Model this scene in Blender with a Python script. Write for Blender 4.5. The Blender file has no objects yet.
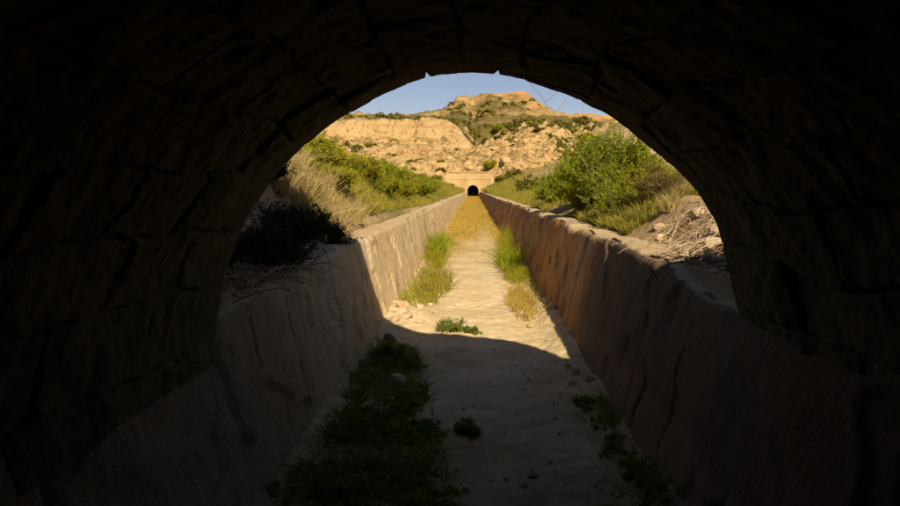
import bpy, math, random
import numpy as np
from mathutils import Vector
random.seed(7); RNG = np.random.default_rng(7)
scene = bpy.context.scene
col = scene.collection
R = math.radians

# ------------------------------------------------------------------ noise
def _hash(ix, iy, iz, seed):
    h = (ix.astype(np.int64)*374761393 + iy.astype(np.int64)*668265263 + iz.astype(np.int64)*2147483647 + seed*974711) & 0xffffffff
    h = ((h ^ (h >> 13))*1274126177) & 0xffffffff
    h = ((h ^ (h >> 16))*2246822519) & 0xffffffff
    return ((h ^ (h >> 15)) & 0xffffff)/float(0xffffff)
def vnoise(x, y, z=0.0, seed=0):
    x, y, z = np.broadcast_arrays(np.asarray(x, float), np.asarray(y, float), np.asarray(z, float))
    ix, iy, iz = np.floor(x), np.floor(y), np.floor(z)
    fx, fy, fz = x-ix, y-iy, z-iz
    fx = fx*fx*(3-2*fx); fy = fy*fy*(3-2*fy); fz = fz*fz*(3-2*fz)
    r = 0
    for a in (0, 1):
        for b in (0, 1):
            for c in (0, 1):
                w = (fx if a else 1-fx)*(fy if b else 1-fy)*(fz if c else 1-fz)
                r = r + w*_hash(ix+a, iy+b, iz+c, seed)
    return r*2-1
def fbm(x, y, z=0.0, seed=0, octv=4, gain=.5):
    r = 0; a = 1; s = 0
    for k in range(octv):
        f = 2.03**k
        r = r + a*vnoise(np.asarray(x)*f, np.asarray(y)*f, np.asarray(z)*f, seed+k*17); s += a; a *= gain
    return r/s
def ridged(x, y, z=0.0, seed=0, octv=4):
    r = 0; a = 1; s = 0
    for k in range(octv):
        f = 2.1**k
        r = r + a*(1-2*np.abs(vnoise(np.asarray(x)*f, np.asarray(y)*f, np.asarray(z)*f, seed+k*31))); s += a; a *= .5
    return r/s
def voronoi(u, v, seed=0):
    """irregular stones: returns F2-F1 and a random value of the nearest cell"""
    u, v = np.asarray(u, float), np.asarray(v, float)
    iu, iv = np.floor(u), np.floor(v)
    f1 = np.full(u.shape, 9.); f2 = np.full(u.shape, 9.); cid = np.zeros(u.shape)
    for a in (-1, 0, 1):
        for b in (-1, 0, 1):
            cu, cv = iu+a, iv+b
            z0 = np.zeros_like(cu)
            pu = cu+.5+.8*(_hash(cu, cv, z0, seed)-.5); pv = cv+.5+.7*(_hash(cu, cv, z0, seed+5)-.5)
            d = np.maximum(np.abs(u-pu), np.abs(v-pv))*.6+.4*np.hypot(u-pu, v-pv)
            r = _hash(cu, cv, z0, seed+9)
            near = d < f1
            f2 = np.where(near, f1, np.minimum(f2, d)); cid = np.where(near, r, cid); f1 = np.where(near, d, f1)
    return f2-f1, cid
def sst(a, b, x):
    t = np.clip((np.asarray(x, float)-a)/(b-a), 0, 1); return t*t*(3-2*t)

# ------------------------------------------------------------------ objects
def mesh_np(name, V, F, smooth=True):
    V = np.asarray(V, np.float32); F = np.asarray(F, np.int32)
    k = F.shape[1]
    me = bpy.data.meshes.new(name)
    me.vertices.add(len(V)); me.vertices.foreach_set('co', V.ravel())
    me.loops.add(F.size); me.loops.foreach_set('vertex_index', F.ravel())
    me.polygons.add(len(F)); me.polygons.foreach_set('loop_start', np.arange(0, F.size, k, dtype=np.int32))
    try: me.polygons.foreach_set('loop_total', np.full(len(F), k, np.int32))
    except Exception: pass
    me.polygons.foreach_set('use_smooth', np.full(len(F), smooth, bool))
    me.update(calc_edges=True); me.validate()
    return me
def link(name, me, mat, parent=None):
    o = bpy.data.objects.new(name, me); col.objects.link(o)
    if mat and me: me.materials.clear(); me.materials.append(mat)
    if parent: o.parent = parent
    return o
def tag(o, label=None, cat=None, group=None, kind=None):
    if label: o['label'] = label
    if cat: o['category'] = cat
    if group: o['group'] = group
    if kind: o['kind'] = kind
    return o
def empty(name, loc=(0, 0, 0)):
    o = bpy.data.objects.new(name, None); o.empty_display_size = .1; o.location = loc; col.objects.link(o); return o
def grid_faces(n, m, flip=False):
    i = np.arange(n-1)[:, None]; j = np.arange(m-1)[None, :]
    a = (i*m+j).ravel(); b = a+1; c = a+m+1; d = a+m
    return np.stack([a, d, c, b] if flip else [a, b, c, d], 1)

# ------------------------------------------------------------------ materials
def newmat(name):
    m = bpy.data.materials.new(name); m.use_nodes = True
    nt = m.node_tree; nt.nodes.clear()
    out = nt.nodes.new('ShaderNodeOutputMaterial'); b = nt.nodes.new('ShaderNodeBsdfPrincipled')
    b.inputs['Roughness'].default_value = .95
    b.inputs['Specular IOR Level'].default_value = .15
    nt.links.new(b.outputs[0], out.inputs['Surface'])
    return m, nt, b, out
def N(nt, t, **kw):
    n = nt.nodes.new(t)
    for k, v in kw.items():
        if k in n.inputs: n.inputs[k].default_value = v
        else: setattr(n, k, v)
    return n
def noise_node(nt, vec, scale, detail=6, rough=.6, stretch=None, dist=0):
    if stretch:
        mp = nt.nodes.new('ShaderNodeMapping'); mp.inputs['Scale'].default_value = stretch
        nt.links.new(vec, mp.inputs[0]); vec = mp.outputs[0]
    n = nt.nodes.new('ShaderNodeTexNoise'); n.inputs['Scale'].default_value = scale
    n.inputs['Detail'].default_value = detail; n.inputs['Roughness'].default_value = rough
    n.inputs['Distortion'].default_value = dist
    nt.links.new(vec, n.inputs['Vector']); return n.outputs['Fac']
def ramp(nt, fac, stops):
    r = nt.nodes.new('ShaderNodeValToRGB'); e = r.color_ramp.elements
    while len(e) > 1: e.remove(e[-1])
    for i, (p, c) in enumerate(stops):
        if i == 0: el = e[0]; el.position = p
        else: el = e.new(p)
        el.color = (*c, 1) if len(c) == 3 else c
    nt.links.new(fac, r.inputs[0]); return r.outputs[0]
def mixc(nt, fac, a, b, mode='MIX'):
    n = nt.nodes.new('ShaderNodeMix'); n.data_type = 'RGBA'; n.blend_type = mode
    for s, v in ((0, fac), (6, a), (7, b)):
        if hasattr(v, 'is_output'): nt.links.new(v, n.inputs[s])
        elif s == 0: n.inputs[0].default_value = v
        else: n.inputs[s].default_value = (*v, 1)
    return n.outputs[2]
def math_(nt, op, a, b=None, clamp=False):
    n = nt.nodes.new('ShaderNodeMath'); n.operation = op; n.use_clamp = clamp
    for i, v in enumerate((a, b)):
        if v is None: continue
        if hasattr(v, 'is_output'): nt.links.new(v, n.inputs[i])
        else: n.inputs[i].default_value = v
    return n.outputs[0]
def maprange(nt, v, a, b, c=0, d=1):
    n = nt.nodes.new('ShaderNodeMapRange'); nt.links.new(v, n.inputs[0])
    for i, k in enumerate((a, b, c, d)): n.inputs[i+1].default_value = k
    return n.outputs[0]
def bump(nt, b, h, strength, dist):
    n = nt.nodes.new('ShaderNodeBump'); n.inputs['Strength'].default_value = strength; n.inputs['Distance'].default_value = dist
    nt.links.new(h, n.inputs['Height']); nt.links.new(n.outputs[0], b.inputs['Normal'])
def pos(nt):
    g = nt.nodes.new('ShaderNodeNewGeometry'); return g.outputs['Position'], g
def sep(nt, v):
    s = nt.nodes.new('ShaderNodeSeparateXYZ'); nt.links.new(v, s.inputs[0]); return s.outputs

def m_sand():
    m, nt, b, _ = newmat('sandy_canal_bed'); P, g = pos(nt)
    n1 = noise_node(nt, P, 1.3, 6, .6); n2 = noise_node(nt, P, 22, 6, .65); n3 = noise_node(nt, P, 90, 3, .6)
    c = ramp(nt, n1, [(.3, (.48, .34, .17)), (.5, (.62, .47, .26)), (.7, (.69, .54, .33))])
    c = mixc(nt, maprange(nt, n2, .60, .74, 0, .7), c, (.32, .21, .11))
    c = mixc(nt, maprange(nt, n3, .60, .72, 0, .6), c, (.66, .55, .38))
    s = sep(nt, P)
    # far part of the bed: covered in yellow straw litter
    far = maprange(nt, math_(nt, 'ADD', s[1], math_(nt, 'MULTIPLY', math_(nt, 'SUBTRACT', n1, .5), 24)), 14, 30)
    c = mixc(nt, math_(nt, 'MULTIPLY', far, .75), c, ramp(nt, noise_node(nt, P, 1.7, 5, .6, (1, .4, 1)), [(.4, (.30, .20, .045)), (.6, (.46, .30, .09))]))
    # bed near and inside the tunnel: its shade painted as darker brown
    shade_tint = maprange(nt, math_(nt, 'ADD', s[1], math_(nt, 'MULTIPLY', n1, 2.5)), 8.2, 3.6)
    c = mixc(nt, math_(nt, 'MULTIPLY', shade_tint, .84), c, ramp(nt, noise_node(nt, P, 3.5, 7, .65), [(.38, (.13, .068, .022)), (.5, (.24, .14, .055)), (.62, (.33, .20, .09))]))
    nt.links.new(c, b.inputs['Base Color'])
    h = math_(nt, 'ADD', math_(nt, 'MULTIPLY', n2, .7), math_(nt, 'MULTIPLY', n3, .3))
    bump(nt, b, h, .5, .03); return m
def m_plaster(name, right):
    m, nt, b, _ = newmat(name); P, g = pos(nt); s = sep(nt, P)
    n1 = noise_node(nt, P, 1.1, 6, .6); st = noise_node(nt, P, 2.4, 6, .65, (1, 1, .12)); st2 = noise_node(nt, P, 9, 4, .6, (1, 1, .07))
    n3 = noise_node(nt, P, 28, 6, .65)
    nz = sep(nt, g.outputs['Normal'])[2]
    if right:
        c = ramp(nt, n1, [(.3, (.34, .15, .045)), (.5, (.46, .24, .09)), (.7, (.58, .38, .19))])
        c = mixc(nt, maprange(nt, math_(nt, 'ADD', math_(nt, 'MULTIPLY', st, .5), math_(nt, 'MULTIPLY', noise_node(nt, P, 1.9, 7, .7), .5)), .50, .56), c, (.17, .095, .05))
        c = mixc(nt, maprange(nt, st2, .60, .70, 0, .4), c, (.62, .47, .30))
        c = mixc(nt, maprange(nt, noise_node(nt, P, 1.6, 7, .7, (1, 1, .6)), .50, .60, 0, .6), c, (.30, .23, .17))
        # nearer the tunnel: portal shadow painted into the wall colour
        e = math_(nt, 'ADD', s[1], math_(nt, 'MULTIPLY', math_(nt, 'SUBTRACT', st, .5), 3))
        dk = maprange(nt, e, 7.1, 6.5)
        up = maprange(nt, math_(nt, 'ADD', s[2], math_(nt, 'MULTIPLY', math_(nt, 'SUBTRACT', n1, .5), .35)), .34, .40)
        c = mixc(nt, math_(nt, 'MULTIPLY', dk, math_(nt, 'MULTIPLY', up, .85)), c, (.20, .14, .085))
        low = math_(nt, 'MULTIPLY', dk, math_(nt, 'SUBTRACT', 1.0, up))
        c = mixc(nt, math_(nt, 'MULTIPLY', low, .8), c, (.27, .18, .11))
    else:
        c = ramp(nt, n1, [(.3, (.60, .42, .20)), (.55, (.70, .52, .28)), (.75, (.76, .60, .36))])
        c = mixc(nt, maprange(nt, math_(nt, 'ADD', math_(nt, 'MULTIPLY', st, .4), math_(nt, 'MULTIPLY', noise_node(nt, P, 2.3, 8, .7), .6)), .51, .58, 0, .75), c, (.36, .235, .12))
        c = mixc(nt, maprange(nt, st2, .6, .68, 0, .35), c, (.74, .61, .42))
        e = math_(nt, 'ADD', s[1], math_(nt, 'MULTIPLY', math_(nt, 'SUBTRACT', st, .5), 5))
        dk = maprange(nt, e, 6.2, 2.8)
        c = mixc(nt, math_(nt, 'MULTIPLY', dk, .72), c, (.20, .145, .09))  # tunnel shade put into the wall colour, darker toward the inside
    c = mixc(nt, maprange(nt, n3, .58, .70, 0, .6), c, (.18, .115, .07))
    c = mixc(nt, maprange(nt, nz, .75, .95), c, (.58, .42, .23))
    nt.links.new(c, b.inputs['Base Color'])
    h = math_(nt, 'ADD', math_(nt, 'ADD', n3, math_(nt, 'MULTIPLY', noise_node(nt, P, 95, 4, .7), .45)), math_(nt, 'MULTIPLY', st2, .3))
    bump(nt, b, h, .9, .03); return m
def m_vault():
    m, nt, b, _ = newmat('dark_vault_stone'); P, g = pos(nt)  # base colour kept dark to deepen the vault's shade
    n1 = noise_node(nt, P, 2.2, 6, .6); n2 = noise_node(nt, P, 14, 8, .65); n3 = noise_node(nt, P, 5, 4, .6)
    c = ramp(nt, n1, [(.3, (.085, .060, .020)), (.5, (.135, .098, .034)), (.7, (.19, .14, .052))])
    c = mixc(nt, maprange(nt, n3, .52, .64, 0, .7), c, (.11, .10, .035))
    c = mixc(nt, maprange(nt, n2, .56, .68, 0, .8), c, (.03, .02, .012))
    at = nt.nodes.new('ShaderNodeAttribute'); at.attribute_name = 'stone'
    c = mixc(nt, maprange(nt, at.outputs['Fac'], 0, 1, 0, .5), c, (.17, .12, .06))
    nt.links.new(c, b.inputs['Base Color']); bump(nt, b, n2, .8, .03); return m
def m_rock(name, a, bb, scale=3.0):
    m, nt, b, _ = newmat(name); P, g = pos(nt)
    n1 = noise_node(nt, P, scale, 6, .6); n2 = noise_node(nt, P, scale*9, 6, .65)
    c = ramp(nt, n1, [(.35, a), (.65, bb)])
    c = mixc(nt, maprange(nt, n2, .56, .7, 0, .6), c, tuple(.45*k for k in a))
    nt.links.new(c, b.inputs['Base Color'])
    if name == 'far_portal_stone':
        lines = math_(nt, 'LESS_THAN', math_(nt, 'FRACT', math_(nt, 'MULTIPLY', sep(nt, P)[2], 1.9)), .12)
        c = mixc(nt, math_(nt, 'MULTIPLY', lines, .35), c, (.22, .13, .06)); c = mixc(nt, maprange(nt, noise_node(nt, P, .5, 6, .7, (1, 1, .3)), .5, .65, 0, .6), c, (.26, .17, .08)); nt.links.new(c, b.inputs['Base Color'])
    bump(nt, b, n2, .8, .06/scale); return m
def m_leaf(name, dark, light, trans=.5, scale=6):
    m = bpy.data.materials.new(name); m.use_nodes = True; nt = m.node_tree; nt.nodes.clear()
    out = nt.nodes.new('ShaderNodeOutputMaterial')
    P, g = pos(nt)
    n = noise_node(nt, P, scale, 3, .6); n2 = noise_node(nt, P, scale*14, 2, .5)
    f = math_(nt, 'ADD', math_(nt, 'MULTIPLY', n, .6), math_(nt, 'MULTIPLY', n2, .4))
    c = ramp(nt, f, [(.40, dark), (.60, light)])
    d = nt.nodes.new('ShaderNodeBsdfDiffuse'); t = nt.nodes.new('ShaderNodeBsdfTranslucent'); mx = nt.nodes.new('ShaderNodeMixShader')
    nt.links.new(c, d.inputs[0]); nt.links.new(c, t.inputs[0]); mx.inputs[0].default_value = trans
    nt.links.new(d.outputs[0], mx.inputs[1]); nt.links.new(t.outputs[0], mx.inputs[2]); nt.links.new(mx.outputs[0], out.inputs[0])
    return m
def m_bank():
    m, nt, b, _ = newmat('bank_earth'); P, g = pos(nt)
    n1 = noise_node(nt, P, .8, 6, .6); n2 = noise_node(nt, P, 12, 6, .65); n0 = noise_node(nt, P, .12, 4, .6)
    c = ramp(nt, n1, [(.35, (.34, .22, .10)), (.6, (.50, .36, .19))])
    c = mixc(nt, maprange(nt, n2, .55, .68, 0, .7), c, (.20, .13, .065))
    y = sep(nt, P)[1]
    gr = math_(nt, 'MULTIPLY', math_(nt, 'MULTIPLY', maprange(nt, n0, .40, .56), maprange(nt, y, 7, 14)), maprange(nt, sep(nt, P)[2], 4.8, 3.8))
    c = mixc(nt, math_(nt, 'MULTIPLY', gr, .8), c, (.17, .15, .035))
    nt.links.new(c, b.inputs['Base Color']); bump(nt, b, n2, .9, .06); return m
def m_badland():
    m, nt, b, _ = newmat('badland_rock'); P, g = pos(nt)
    s = sep(nt, P); nz = sep(nt, g.outputs['Normal'])[2]
    n1 = noise_node(nt, P, .05, 6, .6); n2 = noise_node(nt, P, .5, 8, .65)
    strata = noise_node(nt, P, .35, 4, .6, (.06, .06, 1.6), .6); n4 = noise_node(nt, P, .018, 5, .62)
    c = ramp(nt, n1, [(.3, (.46, .29, .11)), (.5, (.53, .36, .155)), (.7, (.57, .41, .20))])
    c = mixc(nt, maprange(nt, strata, .48, .62, 0, .5), c, (.40, .22, .09))
    c = mixc(nt, maprange(nt, n2, .55, .64, 0, .7), c, (.20, .12, .055))  # dark noise standing for shaded crevices in the rubble
    # scrub cover on gentler ground, more of it on the farther hills
    fl = maprange(nt, nz, .50, .80)
    dist = maprange(nt, s[1], 150, 300, .0, .17)
    strata2 = noise_node(nt, P, .05, 4, .6, (.15, .15, 2.2), .3)
    c = mixc(nt, math_(nt, 'MULTIPLY', maprange(nt, strata2, .46, .58), maprange(nt, s[1], 400, 600, 0, .85)), c, (.27, .16, .075))
    bare = math_(nt, 'MULTIPLY', maprange(nt, math_(nt, 'ADD', s[0], math_(nt, 'MULTIPLY', math_(nt, 'ADD', n4, n1), 34)), 84, 92), maprange(nt, s[1], 600, 680))
    bare2 = math_(nt, 'MULTIPLY', maprange(nt, n1, .47, .55), maprange(nt, s[1], 700, 820))
    vd = nt.nodes.new('ShaderNodeVectorMath'); vd.operation = 'DISTANCE'; nt.links.new(P, vd.inputs[0]); vd.inputs[1].default_value = (-16, 868, 122)
    knob = maprange(nt, math_(nt, 'ADD', vd.outputs['Value'], math_(nt, 'MULTIPLY', n2, 30)), 42, 30)
    bare = math_(nt, 'MAXIMUM', bare, math_(nt, 'MAXIMUM', knob, math_(nt, 'MULTIPLY', bare2, .85)))
    c = mixc(nt, math_(nt, 'MULTIPLY', bare, .7), c, (.50, .27, .085))
    cov = maprange(nt, math_(nt, 'ADD', math_(nt, 'SUBTRACT', math_(nt, 'ADD', math_(nt, 'MULTIPLY', n4, .6), math_(nt, 'MULTIPLY', n2, .4)), maprange(nt, s[1], 520, 760, 0, .12)), dist), .50, .60)
    k = math_(nt, 'MULTIPLY', math_(nt, 'MULTIPLY', math_(nt, 'MULTIPLY', fl, cov), .85), math_(nt, 'SUBTRACT', 1.0, math_(nt, 'MULTIPLY', bare, .85)))
    gcol = ramp(nt, n2, [(.35, (.06, .052, .012)), (.62, (.17, .13, .025))])
    c = mixc(nt, k, c, gcol)
    nt.links.new(c, b.inputs['Base Color']); bump(nt, b, math_(nt, 'ADD', n2, math_(nt, 'MULTIPLY', noise_node(nt, P, .07, 8, .7), 4.0)), .8, 1.6); return m
def m_bark(name='dry_wood', c0=(.10, .065, .035), c1=(.26, .18, .10)):
    return m_rock(name, c0, c1, 14)

M = dict(scree=m_rock('scree_rock', (.40, .25, .095), (.50, .34, .155), .6), shade=m_leaf('shaded_leaf', (.03, .03, .015), (.075, .07, .03), .3), sand=m_sand(), wl=m_plaster('left_wall_render', False), wr=m_plaster('right_wall_render', True), vault=m_vault(),  # shade: leaf colour darkened to carry the shade of the left bank
  facade=m_rock('portal_masonry', (.34, .24, .13), (.48, .36, .20), 3), rock=m_rock('pale_limestone', (.38, .27, .15), (.54, .41, .25), 5),
  far_stone=m_rock('far_portal_stone', (.42, .28, .11), (.50, .35, .16), .5), dark=m_rock('dark_lining', (.05, .04, .03), (.07, .05, .04), 1),
  bank=m_bank(), bad=m_badland(), wood=m_bark(), pale_wood=m_bark('bleached_roots', (.34, .24, .14), (.55, .42, .27)),
  green=m_leaf('green_leaf', (.13, .17, .012), (.40, .43, .03)), olive=m_leaf('olive_leaf', (.19, .19, .012), (.46, .42, .035)),
  olive2=m_leaf('olive_brown_leaf', (.12, .09, .02), (.26, .20, .05)), straw=m_leaf('straw', (.30, .21, .08), (.58, .44, .20), .3, 9),
  yellow=m_leaf('yellow_grass', (.30, .21, .03), (.54, .37, .08), .3, 1.0), dkgreen=m_leaf('dark_weed_leaf', (.12, .16, .030), (.30, .36, .07), .5),
  far_green=m_leaf('far_scrub_leaf', (.07, .065, .012), (.20, .17, .03), .25, .3), bankgrass=m_leaf('bank_grass', (.17, .16, .02), (.42, .35, .06), .4, 1.2))

# ------------------------------------------------------------------ setting out (metres; canal runs along +y)
EYE = 1.7; YP = 3.2          # eye height, plane of the near portal
def wallx(side, z):          # inner face of the canal walls
    return (-1.06-.20*z) if side < 0 else (1.05+.235*z)
def walltop(side, y):
    if side < 0: return 1.08+.06*sst(3.4, 6.5, y)
    return 1.10+.12*sst(3.5, 5.0, y)
def bank(x, y):
    x, y = np.broadcast_arrays(np.asarray(x, float), np.asarray(y, float))
    d = np.abs(x)-1.62
    nl = 1-.75*sst(9, 24, y)
    left = 1.10+.85*nl*sst(-.15, .75, d)+.05*np.clip(d, 0, 6)
    right = 1.15+.05*sst(5.2, 4.4, y)+.40*(1-.7*sst(8, 20, y))*sst(-.05, .8, d)+.06*np.clip(d, 0, 6)
    z = np.where(x < 0, left, right)
    z = z+(.016*np.clip(y-12, 0, 200))*sst(0, 6, d)
    z = z+.035*sst(-.1, .1, d)*(1-sst(12, 16, y))*fbm(x*7, y*7, seed=6, octv=4)
    z = z+.10*sst(.1, .8, d)*fbm(x*1.6, y*1.6, seed=3, octv=5)+.5*sst(2, 10, d)*fbm(x*.15, y*.15, seed=4)
    return z
def terrain(x, y):
    x, y = np.broadcast_arrays(np.asarray(x, float), np.asarray(y, float))
    z = bank(x, y)
    # pale domed hill on the right
    dm = np.exp(-((x-27)/13)**2-((y-84)/17)**2)
    z = z+11.5*dm*(1+.06*ridged(x*.12, y*.12, seed=41))
    # broken ground rising behind the far tunnel mouth
    rise = sst(133, 186, y)
    rub = ridged(x*.11+.4*fbm(x*.2, y*.2, seed=8), y*.09, seed=12, octv=5)
    z = z+rise*(9.8+2.3*rub*(1-.75*sst(180, 188, y)*(x < 2)))+sst(134, 142, y)*(1.2*ridged(x*.33, y*.3, seed=14, octv=4)+1.0*ridged(x*.75, y*.6, seed=15, octv=3)*(1-sst(178, 188, y)))
    z = z+sst(136, 150, y)*3*fbm(x*.06, y*.07, seed=77)
    # long cliff on the left, rounded off at its right end
    edge = 186+2.5*fbm(x*.05, 0*y, seed=21)+.7*fbm(x*.3, 0*y, seed=22)
    xr = np.clip((x+16)/17, 0, 1)
    cl = 8.2*np.sqrt(np.clip(1-xr**2.2, 0, 1))
    cl = np.where(x > 1, 0, cl)
    notch = np.exp(-((x+20.5-(y-184)*.55)/.8)**2)*3.2*sst(200, 190, y)
    z = z+(cl-notch*(x < 0))*sst(0, 5, y-edge)+.25*(cl > 1)*sst(0, 3, y-edge)*(1-sst(5, 9, y-edge))*np.sin(z*2)
    # right-hand sandy mounds
    for (cx, cy, rx, ry, h) in ((22, 196, 9, 12, 5.5), (35, 206, 8, 12, 7), (9, 205, 8, 14, 4), (50, 180, 12, 14, 8), (4, 170, 6, 7, 2.5), (16, 160, 7, 7, 3)):
        z = z+h*np.exp(-(((x-cx)/rx)**2+((y-cy)/ry)**2)**1.5)
    # far slopes
    z = z+sst(200, 300, y)*(6+4.5*fbm(x*.018, y*.018, seed=31, octv=5)+5*np.exp(-((x+34)/20)**2-((y-275)/30)**2))
    z = z+sst(280, 520, y)*(15+7*ridged(x*.012, y*.012, seed=33, octv=5))
    px = np.array([-900, -400, -230, -120, -60, -46, -36, -24, -19, -10, -4, 6, 12, 40, 66, 74, 84, 104, 122, 150, 250, 420, 900])
    pz = np.array([112, 106, 106, 103, 106, 109, 113, 122, 128, 130, 128, 131, 133.5, 134, 137, 135.5, 125, 110, 104, 103, 101, 104, 106])
    far = np.interp(x*(900/np.maximum(y, 850)), px, pz)
    t = .88*sst(420, 880, y)+.12*sst(862, 893, y)
    base = z
    z = np.where(y > 420, base*(1-t)+(far+.5*(y > 1100))*t, z)
    # steep crest of the table mountain and its gullies
    gul = ridged(x*.022+.2*fbm(x*.02, y*.02, seed=50), y*.008, seed=51, octv=5)
    z = z+sst(480, 700, y)*(1-.93*sst(830, 892, y))*(13*gul-7)+sst(600, 750, y)*(1-sst(880, 893, y))*2.4*np.sin(z*.5)-sst(960, 1500, y)*60
    return z

# near banks
def bank_mesh(side):
    ys = np.concatenate([np.linspace(3.22, 12, 150), np.geomspace(12.1, 140, 150)])
    u = np.linspace(0, 1, 110)
    Y = ys[:, None]+0*u[None, :]
    xin = (1.36 if side < 0 else 1.44)+(.26 if side < 0 else .18)*sst(6.2 if side < 0 else 4.6, 8.0 if side < 0 else 5.6, Y)
    X = side*(xin+(1.3*Y+6)*u[None, :]**2.6)
    Z = terrain(X, Y)
    Z[:, 0] -= .5
    V = np.stack([X, Y, Z], -1).reshape(-1, 3)
    return mesh_np('canal_bank', V, grid_faces(len(ys), len(u), flip=side > 0))
for s_ in (-1, 1):
    tag(link('canal_bank', bank_mesh(s_), M['bank']), kind='structure')
ys = np.concatenate([np.linspace(130.5, 230, 330), np.geomspace(230.5, 1000, 330), np.geomspace(1010, 2600, 20)])
t = np.concatenate([np.linspace(-1.3, -.46, 60), np.linspace(-.45, .45, 420), np.linspace(.46, 1.3, 60)])
Y = ys[:, None]+0*t[None, :]; X = Y*t[None, :]
Z = terrain(X, Y)-.02
hole = (np.abs(X) < 1.6) & (Y < 133)
Z[hole] = -.4
V = np.stack([X, Y, Z], -1).reshape(-1, 3)
F = grid_faces(len(ys), len(t), flip=True)
tag(link('badland_hills', mesh_np('badland_hills', V, F), M['bad']), kind='structure')
gs = 6000.
tag(link('ground', mesh_np('ground', [(-gs, -gs, -1.5), (gs, -gs, -1.5), (gs, gs, -1.5), (-gs, gs, -1.5)], [(0, 1, 2, 3)]), M['bank']), kind='structure')

# canal bed
ys = np.concatenate([np.linspace(-8, 1.5, 60), np.linspace(1.55, 12, 420), np.geomspace(12.05, 131, 260)])
u = np.linspace(-1.35, 1.35, 90)
Y = ys[:, None]+0*u[None, :]; X = 0*Y+u[None, :]
def bedz(x, y):
    x, y = np.broadcast_arrays(np.asarray(x, float), np.asarray(y, float))
    return .035*fbm(x*1.5, y*1.2, seed=60, octv=5)+.018*fbm(x*9, y*9, seed=61, octv=3)+.10*sst(.70, 1.15, np.abs(x))*(1+.7*fbm(x, y*.8, seed=62)) \
        + .10*np.exp(-((x+.8)/.33)**2-((y-8.6)/.8)**2)
V = np.stack([X, Y, bedz(X, Y)], -1).reshape(-1, 3)
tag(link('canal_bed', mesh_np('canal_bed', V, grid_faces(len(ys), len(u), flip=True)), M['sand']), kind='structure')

# canal walls
def wall_mesh(side):
    ys = np.concatenate([np.linspace(-8, 1.4, 60), np.linspace(1.43, 12, 420), np.geomspace(12.05, 130, 300)])
    nf, ntp = 64, 22
    rows = []
    for k in range(nf): rows.append(('f', k/(nf-1)))
    for k in range(1, ntp): rows.append(('t', k/(ntp-1)))
    rows.append(('o', 0))
    X = np.zeros((len(ys), len(rows))); Z = X.copy(); Yg = X+ys[:, None]
    top = walltop(side, ys)+.030*fbm(ys*2.2, ys*0, seed=70+side, octv=5)-.05*np.clip(fbm(ys*.9, ys*0, seed=75+side, octv=3)-.25, 0, 1)*2*(ys > YP)
    inside = ys < YP
    for j, (k, v) in enumerate(rows):
        if k == 'f':
            z = -.15+(top+.15)*v
            e = np.clip(v-.93, 0, 1)/.07
            d = .022*fbm(ys*1.1, z*1.1, seed=80+side, octv=5)+.009*fbm(ys*8, z*6, seed=82+side, octv=4)
            spall = np.clip(fbm(ys*1.3+3, z*1.0, seed=84+side, octv=4)-.15, 0, 1)
            d = d+.05*sst(0, .06, spall)*.5
            ck = np.abs(vnoise(ys*1.25+.25*fbm(z*2.3, ys*.7, seed=86+side, octv=4), z*.22, seed=88+side))
            msk = sst(.0, .25, vnoise(ys*.6, z*.8, seed=89+side))
            d = d+.045*(1-sst(0, .022, ck))*msk
            for yj in (1.9, 4.62, 7.35, 10.1, 13.2, 16.5, 21, 26, 32, 40):
                d = d+.022*np.exp(-((ys-yj-.012*np.sin(z*9))/.022)**2)+.006*np.sign(ys-yj)*np.exp(-np.abs(ys-yj)/.6)
            x = np.abs(wallx(side, z))+d+(.03+.05*np.clip(fbm(ys*2.7, ys*0, seed=97+side, octv=4), 0, 1))*e**3+.05*sst(8, 14, ys)*sst(125, 90, ys)*fbm(ys*.13, ys*0, seed=98+side, octv=2)
            zz = z-.02*e**2
        elif k == 't':
            z = top+.014*fbm(ys*5, v*3, seed=90+side, octv=4)+.02*np.sin(v*3.1)-.02
            x = np.abs(wallx(side, top))+.03+(.42-.0)*v+.02*fbm(ys*2, v*0, seed=95, octv=3)*(v < .05)
            zz = z-.06*v*v
        else:
            zz = 0*ys+.4; x = np.abs(wallx(side, top))+.47
        X[:, j] = side*x; Z[:, j] = zz
    V = np.stack([X, Yg, Z], -1).reshape(-1, 3)
    return mesh_np('canal_wall', V, grid_faces(len(ys), len(rows), flip=side < 0))
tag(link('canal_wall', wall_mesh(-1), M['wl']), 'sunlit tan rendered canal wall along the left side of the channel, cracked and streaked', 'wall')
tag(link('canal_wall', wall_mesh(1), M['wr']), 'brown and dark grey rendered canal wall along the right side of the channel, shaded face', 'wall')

# near tunnel ------------------------------------------------------
prof = np.array([(1.30, .85), (1.315, 1.02), (1.29, 1.16), (1.25, 1.35), (1.19, 1.55), (1.07, 1.735), (.82, 1.955), (.66, 2.065), (.48, 2.165), (.30, 2.225), (.12, 2.26), (-.05, 2.27),
   (-.22, 2.25), (-.41, 2.185), (-.63, 2.065), (-.85, 1.895), (-1.0, 1.73), (-1.10, 1.58), (-1.17, 1.42), (-1.23, 1.23), (-1.27, 1.05), (-1.25, .85)])
def resample(P, n):
    d = np.r_[0, np.cumsum(np.hypot(*np.diff(P, axis=0).T))]
    # Catmull-like smoothing through dense linear + average
    s = np.linspace(0, d[-1], n); Q = np.stack([np.interp(s, d, P[:, 0]), np.interp(s, d, P[:, 1])], 1)
    w = max(3, n//30)
    for _ in range(2):
        K = np.ones(w)/w; pad = w//2
        Qp = np.pad(Q, ((pad, pad), (0, 0)), mode='reflect', reflect_type='odd')
        Q = np.stack([np.convolve(Qp[:, i], K, 'valid')[:n] for i in (0, 1)], 1)
    return Q
NS = 420
Q = resample(prof, NS)
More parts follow.
